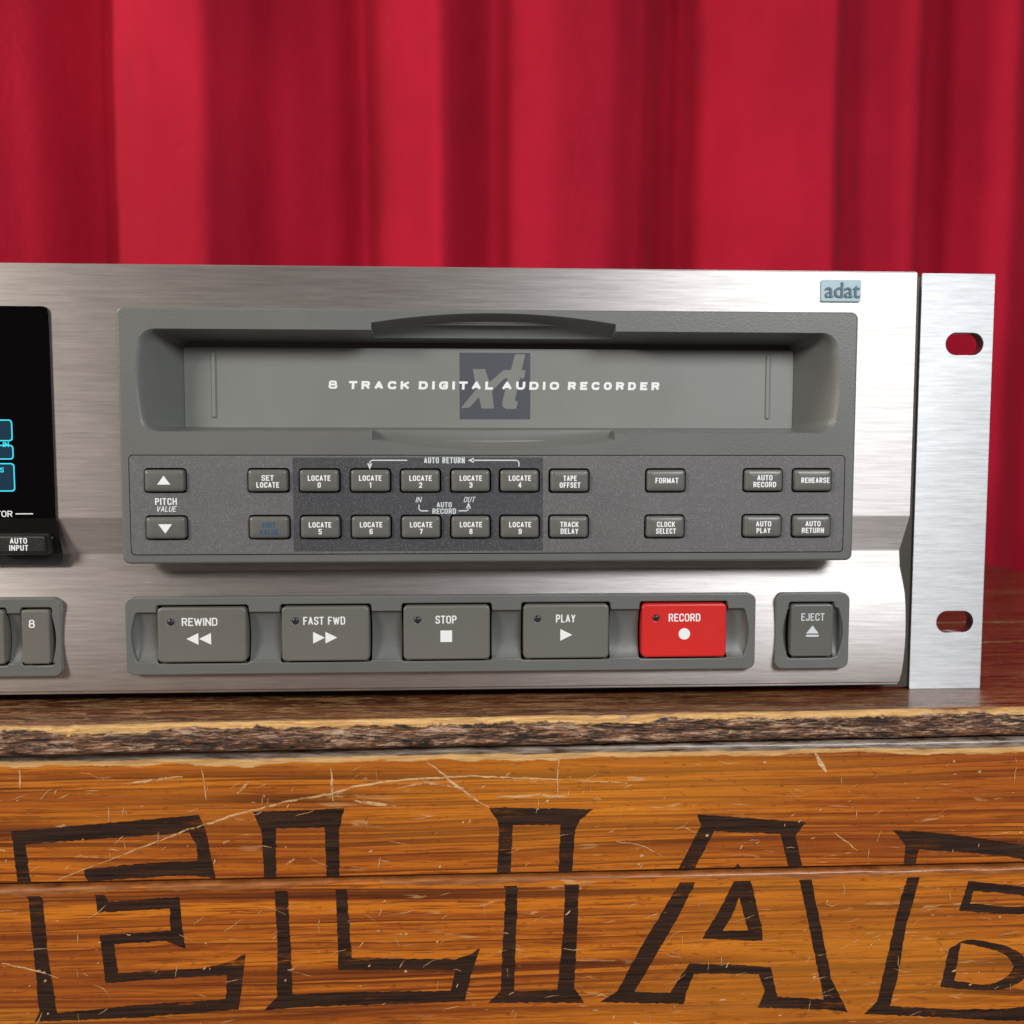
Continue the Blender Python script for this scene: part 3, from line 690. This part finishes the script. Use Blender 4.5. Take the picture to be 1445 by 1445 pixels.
# --- badge
bd = from_bm('badge', loft_bm(12.0, 6.5, .5, [(0, .5), (0, -.3), (.12, -.42), (.25, -.45)]), BADGE, REC, (111.9, -12.3, 124.8), smooth=40)
bd['label'] = 'small pale blue badge'
pb = print_builtin('adat', .3, .15, 10.6, 4.6, -.47, .004)
bm = pb
ex = bmesh.ops.extrude_face_region(bm, geom=bm.faces[:])
bmesh.ops.translate(bm, vec=(0, -.35, 0), verts=[v for v in ex['geom'] if isinstance(v, bmesh.types.BMVert)])
from_bm('lettering', bm, BADGED, bd)

# ================================================================== the crate
CR = empty('wooden_crate', 'scratched varnished wooden crate with large dark outlined letters, under the recorder', 'crate', (0, 0, 0))
CX0, CX1 = -352.0, 345.0
def fb_(v, o=3): return noise.fractal(Vector(v), 1.0, 2.0, o)
# lid board along the front, splintered edge modelled
bm = bmesh.new(); NX = 900
us = [('t', q) for q in (110, 80, 50, 20, 4, -6, -14, -18, -20.5, -22)]
def lid_profile(x):
    ey = -26.8+.020*x; pts = []
    chip = fb_((x*.09, 0, 3), 4)*.9 + max(0, fb_((x*.03, 5, 1), 3)-.15)*2.4
    chip = max(-.3, chip)
    for q in (110.6, 80, 50, 20, 4, -6, -12, -15, -17.5, -19): pts.append((q, .12*fb_((x*.02, q*.05, 0))))
    for k in range(1, 9):
        q = k/8; y = -19+(ey+.9+max(0, chip)*.8+19)*q
        pts.append((y, .12*fb_((x*.02, y*.05, 0))-(q**4)*max(0, chip)*.45+.06*fb_((x*.6, y, 9))))
    for k in range(1, 22):
        q = k/21; z = -.35-max(0, chip)*.45-(8.6-.35-max(0, chip)*.45)*q
        rnd = .9*(1-min(1, q*4))**2
        lo_ = 1.6*max(0, (q-.8)/.2)**2
        d = .55*fb_((x*.055, z*.55, 2), 5)+.45*abs(fb_((x*.16, z*1.2, 7), 3))+.25*fb_((x*.4, z*2, 7), 2)
        pts.append((ey+rnd+lo_+max(0, chip)*.8*(1-q)**2+d*min(1, q*6), z))
    pts += [(ey+4, -9.1), (110.6, -9.2)]
    return pts
prev = None
for i in range(NX+1):
    x = CX0+(CX1-CX0)*i/NX
    if not (-190 < x < 230) and i % 4 and i not in (0, NX): continue
    col = [bm.verts.new((x, y, z)) for y, z in lid_profile(x)]
    if prev:
        for j in range(len(col)): k = (j+1) % len(col); bm.faces.new((prev[j], col[j], col[k], prev[k]))
    else: bm.faces.new(col)
    prev = col
bm.faces.new(prev)
from_bm('lid_board', bm, LID, CR, smooth=50)
def lid_back(y0, y1, dzz):
    bm = box_bm(CX0, CX1, y0, y1, -9.0, dzz, .5); return from_bm('lid_board', bm, LID, CR)
lid_back(111.6, 193.4, .15); lid_back(194.4, 330, -.2)
# pale worn lines on the lid
def scars(name, lines, axis, lvl, parent, mat=SCAR):
    bm = bmesh.new()
    for num, (pts, wd) in enumerate(lines):
        lv = lvl+(-1 if axis == 'y' else 1)*num*.0012
        n = len(pts); L_ = []; R_ = []
        for i, (a, b) in enumerate(pts):
            p0 = pts[max(0, i-1)]; p1 = pts[min(n-1, i+1)]
            dx, dz_ = p1[0]-p0[0], p1[1]-p0[1]; l = math.hypot(dx, dz_) or 1
            ww = wd*.5*(.25+.75*math.sin(PI*min(.93, max(.07, i/(n-1)))))*random.uniform(.7, 1.25)
            ww2 = wd*.5*(.25+.75*math.sin(PI*min(.93, max(.07, i/(n-1)))))*random.uniform(.7, 1.25)
            L_.append((a-dz_/l*ww, b+dx/l*ww)); R_.append((a+dz_/l*ww2, b-dx/l*ww2))
        mk_ = (lambda p: bm.verts.new((p[0], lv, p[1]))) if axis == 'y' else (lambda p: bm.verts.new((p[0], p[1], lv)))
        Lv = [mk_(p) for p in L_]; Rv = [mk_(p) for p in R_]
        for i in range(n-1): bm.faces.new((Lv[i], Lv[i+1], Rv[i+1], Rv[i]))
    for fc in bm.faces:
        fc.normal_update()
        d = fc.normal.y > 0 if axis == 'y' else fc.normal.z < 0
        if d: fc.normal_flip()
    o = from_bm(name, bm, mat, parent, recalc=False); o['kind'] = 'stuff'; return o
def dens(pts, step=1.6, jit=.12):
    out = []
    for (a, b), (c, d) in zip(pts, pts[1:]):
        n = max(1, int(math.hypot(c-a, d-b)/step))
        for i in range(n): out.append((a+(c-a)*i/n+random.gauss(0, jit), b+(d-b)*i/n+random.gauss(0, jit)))
    out.append(pts[-1]); return out
lines = [(dens([(180, 108.9), (240, 109.6), (300, 109.0), (344, 109.2)], 3, .3), 2.2), (dens([(172, 65.5), (200, 67), (225, 70), (290, 73)], 3, .4), 1.9),
         (dens([(180, 192.2), (260, 192.4), (344, 192.0)], 3, .3), 2.0)]
scars('wear_marks', lines, 'z', .32, CR)

# front boards
def board(y, zt, zb, mat, rad):
    """flat face at y; rounded upper arris"""
    bm = bmesh.new(); prev = None
    for i in range(241):
        x = CX0+4+(CX1-CX0-8)*i/240; j = .18*fb_((x*.04, zt, 1), 3); k2 = max(0, fb_((x*.05, zt, 5), 4))*.8
        pr = [(y+9, zt+j), (y+rad+.6+k2, zt+j)]
        for k in range(1, 7): a = k/6*PI/2; pr.append((y+(rad+k2)*(1-math.sin(a)), zt+j-(rad+k2*.5)*(1-math.cos(a))))
        pr += [(y, zt-rad-2.2), (y, (zt+zb)/2), (y, zb+.4), (y+.4, zb), (y+9, zb)]
        col = [bm.verts.new((x, b, c)) for b, c in pr]
        if prev:
            for q in range(len(col)): w_ = (q+1) % len(col); bm.faces.new((prev[q], col[q], col[w_], prev[w_]))
        else: bm.faces.new(col)
        prev = col
    bm.faces.new(prev)
    return from_bm('front_board', bm, mat, CR, smooth=40)
B1 = board(-23.0, -9.4, -47.9, W1, 1.6)
B2 = board(-24.0, -48.9, -112.0, W2, .9)
B3 = board(-24.4, -112.6, -180.0, W3, .8)
for x0, x1 in ((CX0+4, CX0+14), (CX1-14, CX1-4)):
    from_bm('side_board', box_bm(x0, x1, -13.4, 326, -180, -9.5, .4), W3, CR)
from_bm('back_board', box_bm(CX0+14.5, CX1-14.5, 314, 326, -180, -9.5, .4), W3, CR)
LET = {
'E': [[(-131.3, -32.4), (-78.0, -28.5), (-76.1, -33.1), (-73.7, -47.7), (-81.4, -46.4), (-107.6, -47.6), (-107.4, -48.3), (-104.0, -53.5), (-83.9, -52.5), (-83.5, -58.8), (-82.5, -68.2), (-88.0, -65.7), (-102.8, -66.2), (-102.1, -75.0), (-77.4, -74.2), (-70.6, -72.6), (-65.2, -70.2), (-66.4, -79.8), (-67.5, -87.0), (-95.4, -88.7), (-126.3, -89.1), (-124.8, -86.1), (-125.7, -71.1), (-126.7, -52.3), (-130.1, -48.1)], [(-127.5, -36.3), (-97.3, -34.6), (-80.8, -33.7), (-78.7, -37.9), (-78.8, -42.2), (-94.8, -42.7), (-111.1, -44.0), (-110.9, -46.4), (-107.7, -52.0), (-107.4, -56.6), (-86.7, -55.9), (-86.6, -62.7), (-106.9, -63.3), (-105.6, -77.9), (-88.3, -77.1), (-70.6, -76.5), (-71.2, -83.7), (-95.3, -84.8), (-119.8, -86.6), (-121.9, -67.7), (-122.7, -52.4), (-126.4, -47.9)]] ,
'L': [[(-62.5, -27.9), (-36.1, -27.3), (-37.7, -33.7), (-37.7, -47.8), (-35.4, -51.9), (-34.8, -64.4), (-34.3, -72.2), (-3.9, -73.4), (0.7, -72.0), (3.5, -70.1), (1.4, -76.3), (-1.0, -86.4), (-51.8, -86.9), (-60.1, -87.6), (-56.2, -83.3), (-55.9, -67.0), (-56.4, -51.6), (-59.5, -48.3), (-60.2, -33.3)], [(-56.0, -33.0), (-41.9, -32.9), (-41.5, -47.7), (-38.7, -51.8), (-38.3, -67.5), (-38.3, -75.8), (-3.7, -76.5), (-5.2, -83.0), (-36.9, -82.7), (-51.7, -82.9), (-52.1, -67.1), (-52.7, -51.5), (-56.0, -48.4)]] ,
'I': [[(6.0, -27.8), (37.1, -28.8), (33.2, -32.0), (31.7, -35.1), (30.9, -48.3), (32.9, -51.7), (32.4, -65.3), (31.6, -83.4), (34.7, -88.0), (19.6, -87.4), (5.8, -87.3), (9.6, -83.6), (10.5, -64.8), (11.2, -52.4), (8.6, -48.0), (9.2, -34.6), (8.6, -31.5)], [(13.2, -33.3), (27.4, -33.4), (26.8, -48.2), (28.7, -52.0), (28.2, -65.2), (26.6, -83.7), (13.6, -83.7), (14.2, -64.9), (14.7, -52.0), (12.6, -48.3)]] ,
'A': [[(68.2, -31.0), (101.3, -34.0), (98.1, -38.1), (99.5, -44.0), (100.5, -48.2), (102.7, -50.4), (105.5, -62.7), (109.8, -82.6), (115.2, -93.2), (109.1, -92.2), (87.4, -90.9), (89.4, -86.0), (87.5, -80.5), (76.9, -79.9), (67.8, -79.7), (65.5, -85.3), (64.8, -89.1), (39.3, -87.8), (44.5, -84.7), (51.0, -72.2), (57.6, -60.6), (63.3, -51.0), (62.6, -48.1), (69.5, -34.1)], [(73.4, -36.3), (93.5, -37.5), (96.2, -48.3), (99.1, -50.5), (103.2, -68.6), (107.6, -88.9), (93.3, -87.6), (91.1, -78.3), (76.9, -77.0), (66.3, -76.5), (61.7, -83.7), (60.7, -85.5), (49.7, -84.9), (55.8, -74.2), (62.3, -62.7), (68.1, -50.9), (67.4, -48.2)], [(80.7, -46.3), (82.7, -48.5), (84.3, -50.5), (88.2, -66.2), (88.5, -70.0), (70.0, -68.9), (74.7, -61.0), (79.8, -50.4), (79.1, -48.4)], [(81.1, -56.3), (83.9, -66.6), (76.2, -66.6), (79.0, -62.1)]] ,
'B': [[(127.9, -36.9), (144.5, -38.2), (172.2, -43.0), (186.3, -47.7), (189.4, -56.8), (183.8, -64.6), (192.2, -74.8), (190.0, -90.8), (175.3, -98.5), (145.5, -95.6), (120.2, -94.0), (124.2, -90.0), (126.7, -77.1), (130.5, -57.4), (133.0, -49.4), (131.6, -47.4), (131.9, -41.7)], [(136.1, -43.2), (154.5, -44.6), (170.4, -46.9), (180.2, -51.6), (183.5, -57.6), (176.9, -65.4), (185.3, -75.6), (183.8, -87.6), (173.1, -93.4), (150.3, -93.5), (128.1, -91.6), (130.3, -83.1), (132.3, -67.3), (136.6, -49.7), (135.3, -47.4)], [(151.3, -52.8), (171.5, -55.2), (177.6, -59.5), (171.9, -64.3), (148.7, -62.1)], [(153.1, -56.0), (168.6, -57.5), (171.7, -59.8), (167.8, -61.7), (152.0, -59.9)], [(146.7, -70.1), (164.4, -73.1), (171.5, -78.3), (170.7, -84.2), (163.0, -88.2), (143.7, -86.0)], [(149.6, -72.2), (163.0, -75.2), (166.6, -79.6), (165.2, -83.1), (158.9, -86.2), (148.0, -84.1)]] ,
}
def rough_ring(ring):
    out = []; n = len(ring)
    for i in range(n):
        a, b = ring[i]; c, d = ring[(i+1) % n]
        m_ = max(1, int(math.hypot(c-a, d-b)/1.0))
        for k in range(m_):
            q = k/m_; s_ = .09 if k else .02
            out.append((a+(c-a)*q+random.gauss(0, s_), b+(d-b)*q+random.gauss(0, s_)))
    return out
for ch, rings in LET.items():
    def soft(ring):             # the bowls of the B are round on their right
        x0_ = min(p[0] for p in ring)+(3 if len(ring) < 8 else 14)
        for _ in range(2):
            out = []; n = len(ring)
            for i, p in enumerate(ring):
                a = ring[i-1]; b = ring[(i+1) % n]
                if p[0] < x0_: out.append(p)
                else: out += [(p[0]*.75+a[0]*.25, p[1]*.75+a[1]*.25), (p[0]*.75+b[0]*.25, p[1]*.75+b[1]*.25)]
            ring = out
        return ring
    if ch == 'B': rings = [soft(q) for q in rings]
    rg = [rough_ring(q) for q in rings]
    for par, y, zmn, zmx in ((B1, -23.04, -47.8, 0), (B2, -24.04, -200, -51.3)):
        bm = flat_bm(rg, y, zmin=zmn, zmax=zmx)
        o = from_bm('painted_letter', bm, PAINT, par, recalc=False); o['label'] = 'dark painted outline of a letter ' + ch
SCR =  [[(-118.5, -47.1), (-108.2, -43.0), (-94.7, -37.9), (-81.1, -32.9), (-67.6, -28.7), (-53.8, -25.2), (-40.3, -22.9), (-33.1, -20.9), (-26.1, -19.7), (-14.1, -18.8), (0.8, -18.2), (12.0, -18.9), (27.1, -19.7), (41.8, -20.6), (47.1, -21.1)], [(-11.8, -14.0), (-7.9, -17.0), (-2.9, -21.4), (2.0, -25.3), (6.4, -27.9)], [(26.7, -12.9), (26.3, -25.1)], [(-39.8, -15.1), (-39.3, -25.0)], [(-77.0, -14.5), (-75.8, -23.9)], [(-128.4, -13.9), (-128.4, -19.7)], [(-134.9, -71.0), (-127.0, -73.1), (-119.1, -76.1)], [(103.4, -12.8), (107.0, -18.9)], [(-20.7, -21.5), (-12.5, -19.9), (-1.1, -21.8)], [(8.3, -24.8), (20.8, -24.3), (29.2, -24.9)], [(44.1, -38.8), (51.6, -40.0), (58.0, -43.6)], [(-33.1, -25.1), (-20.8, -27.0)], [(-98.1, -18.9), (-88.0, -17.6), (-82.3, -17.1)], [(-66.8, -22.0), (-63.3, -18.7)], [(-53.1, -43.9), (-50.8, -42.2)], [(110.1, -37.4), (117.2, -43.1)]]
wid = [.62, .8, .45, .7, .35, .5, .5, 1.4, .7, .9, .35, 1.0, .8, .8, 1.2, .4]
up, dn = [], []
for s_, wd in zip(SCR, wid): (up if s_[0][1] > -48.5 else dn).append((dens(s_), wd))
for bag, z0, z1, n in ((up, -46.5, -15, 150), (dn, -96, -53, 190)):
    for _ in range(n):
        x = random.uniform(-140, 175); z = random.uniform(z0, z1); k = random.random()
        if k < .45: l, a, wd = random.uniform(1, 7), random.gauss(.15, .35), random.uniform(.12, .24)
        elif k < .75: l, a, wd = random.uniform(.5, 2.2), random.uniform(-.4, 1.3), random.uniform(.2, .5)
        elif k < .9: l, a, wd = random.uniform(1, 5), random.gauss(1.55, .15), random.uniform(.12, .25)
        else: l, a, wd = random.uniform(.4, 1.4), random.uniform(0, 1), random.uniform(.4, .85)
        dx, dz_ = math.cos(a)*l/2, math.sin(a)*l/2
        if z-abs(dz_) < z0-1 or z+abs(dz_) > z1+2: continue
        bag.append((dens([(x-dx, z-dz_), (x+random.gauss(0, l*.06), z+random.gauss(0, l*.06)), (x+dx, z+dz_)], .5, .05), wd))
scars('wear_marks', up, 'y', -23.09, B1)
scars('wear_marks', dn, 'y', -24.09, B2)

# ================================================================== the curtain
# folds: (x, depth) at mid height; smaller depth = nearer the recorder
F = [(-760, 372), (-700, 395), (-640, 360), (-560, 392), (-500, 362), (-420, 398), (-400, 366), (-345, 352), (-300, 366), (-262, 388), (-257, 392), (-250, 372), (-215, 356), (-175, 348), (-158, 356), (-130, 372),
     (-95, 384), (-78, 396), (-71, 397), (-66, 386), (-45, 368), (-16, 352), (-8, 358), (12, 374), (22, 378), (30, 368), (60, 360), (100, 362), (128, 372), (140, 388), (152, 396), (162, 390),
     (172, 376), (200, 362), (235, 352), (258, 348), (263, 354), (267, 366), (285, 368), (318, 360), (327, 364), (333, 384), (352, 392), (400, 370), (440, 390), (500, 360), (560, 394), (620, 362), (700, 390), (780, 370)]
def fold(x):
    for (a, b), (c, d) in zip(F, F[1:]):
        if a <= x <= c:
            q = (x-a)/(c-a); return b+(d-b)*(q*q*(3-2*q)*.6+q*.4)
    return 370
bm = bmesh.new(); prev = None; NZ = 60
xs = [-740+i*2.0 for i in range(741)]
for x in xs:
    col = []
    for j in range(NZ+1):
        z = -260+j*(760+260)/NZ
        sw = 1+.12*noise.noise(Vector((x*.008, z*.003, 4)))
        dxx = (z-200)*.012*math.sin(x*.02)+3*noise.noise(Vector((x*.01, z*.004, 1)))
        fa = sum(fold(max(-750, min(770, x+q))) for q in (-6, -4, -2, 0, 2, 4, 6))/7
        y = 402+(fa-372)*sw*1.75 + 1.6*noise.noise(Vector((x*.02, z*.012, 2))) + 1.8*noise.noise(Vector((x*.04+z*.025, z*.022, 8)))
        col.append(bm.verts.new((x+dxx, y, z)))
    if prev:
        for j in range(NZ): bm.faces.new((prev[j], col[j], col[j+1], prev[j+1]))
    prev = col
bmesh.ops.recalc_face_normals(bm, faces=bm.faces)
cur = from_bm('curtain', bm, CLOTH, smooth=180)
cur['label'] = 'deep red cloth curtain hanging in soft folds behind the recorder'; cur['category'] = 'curtain'
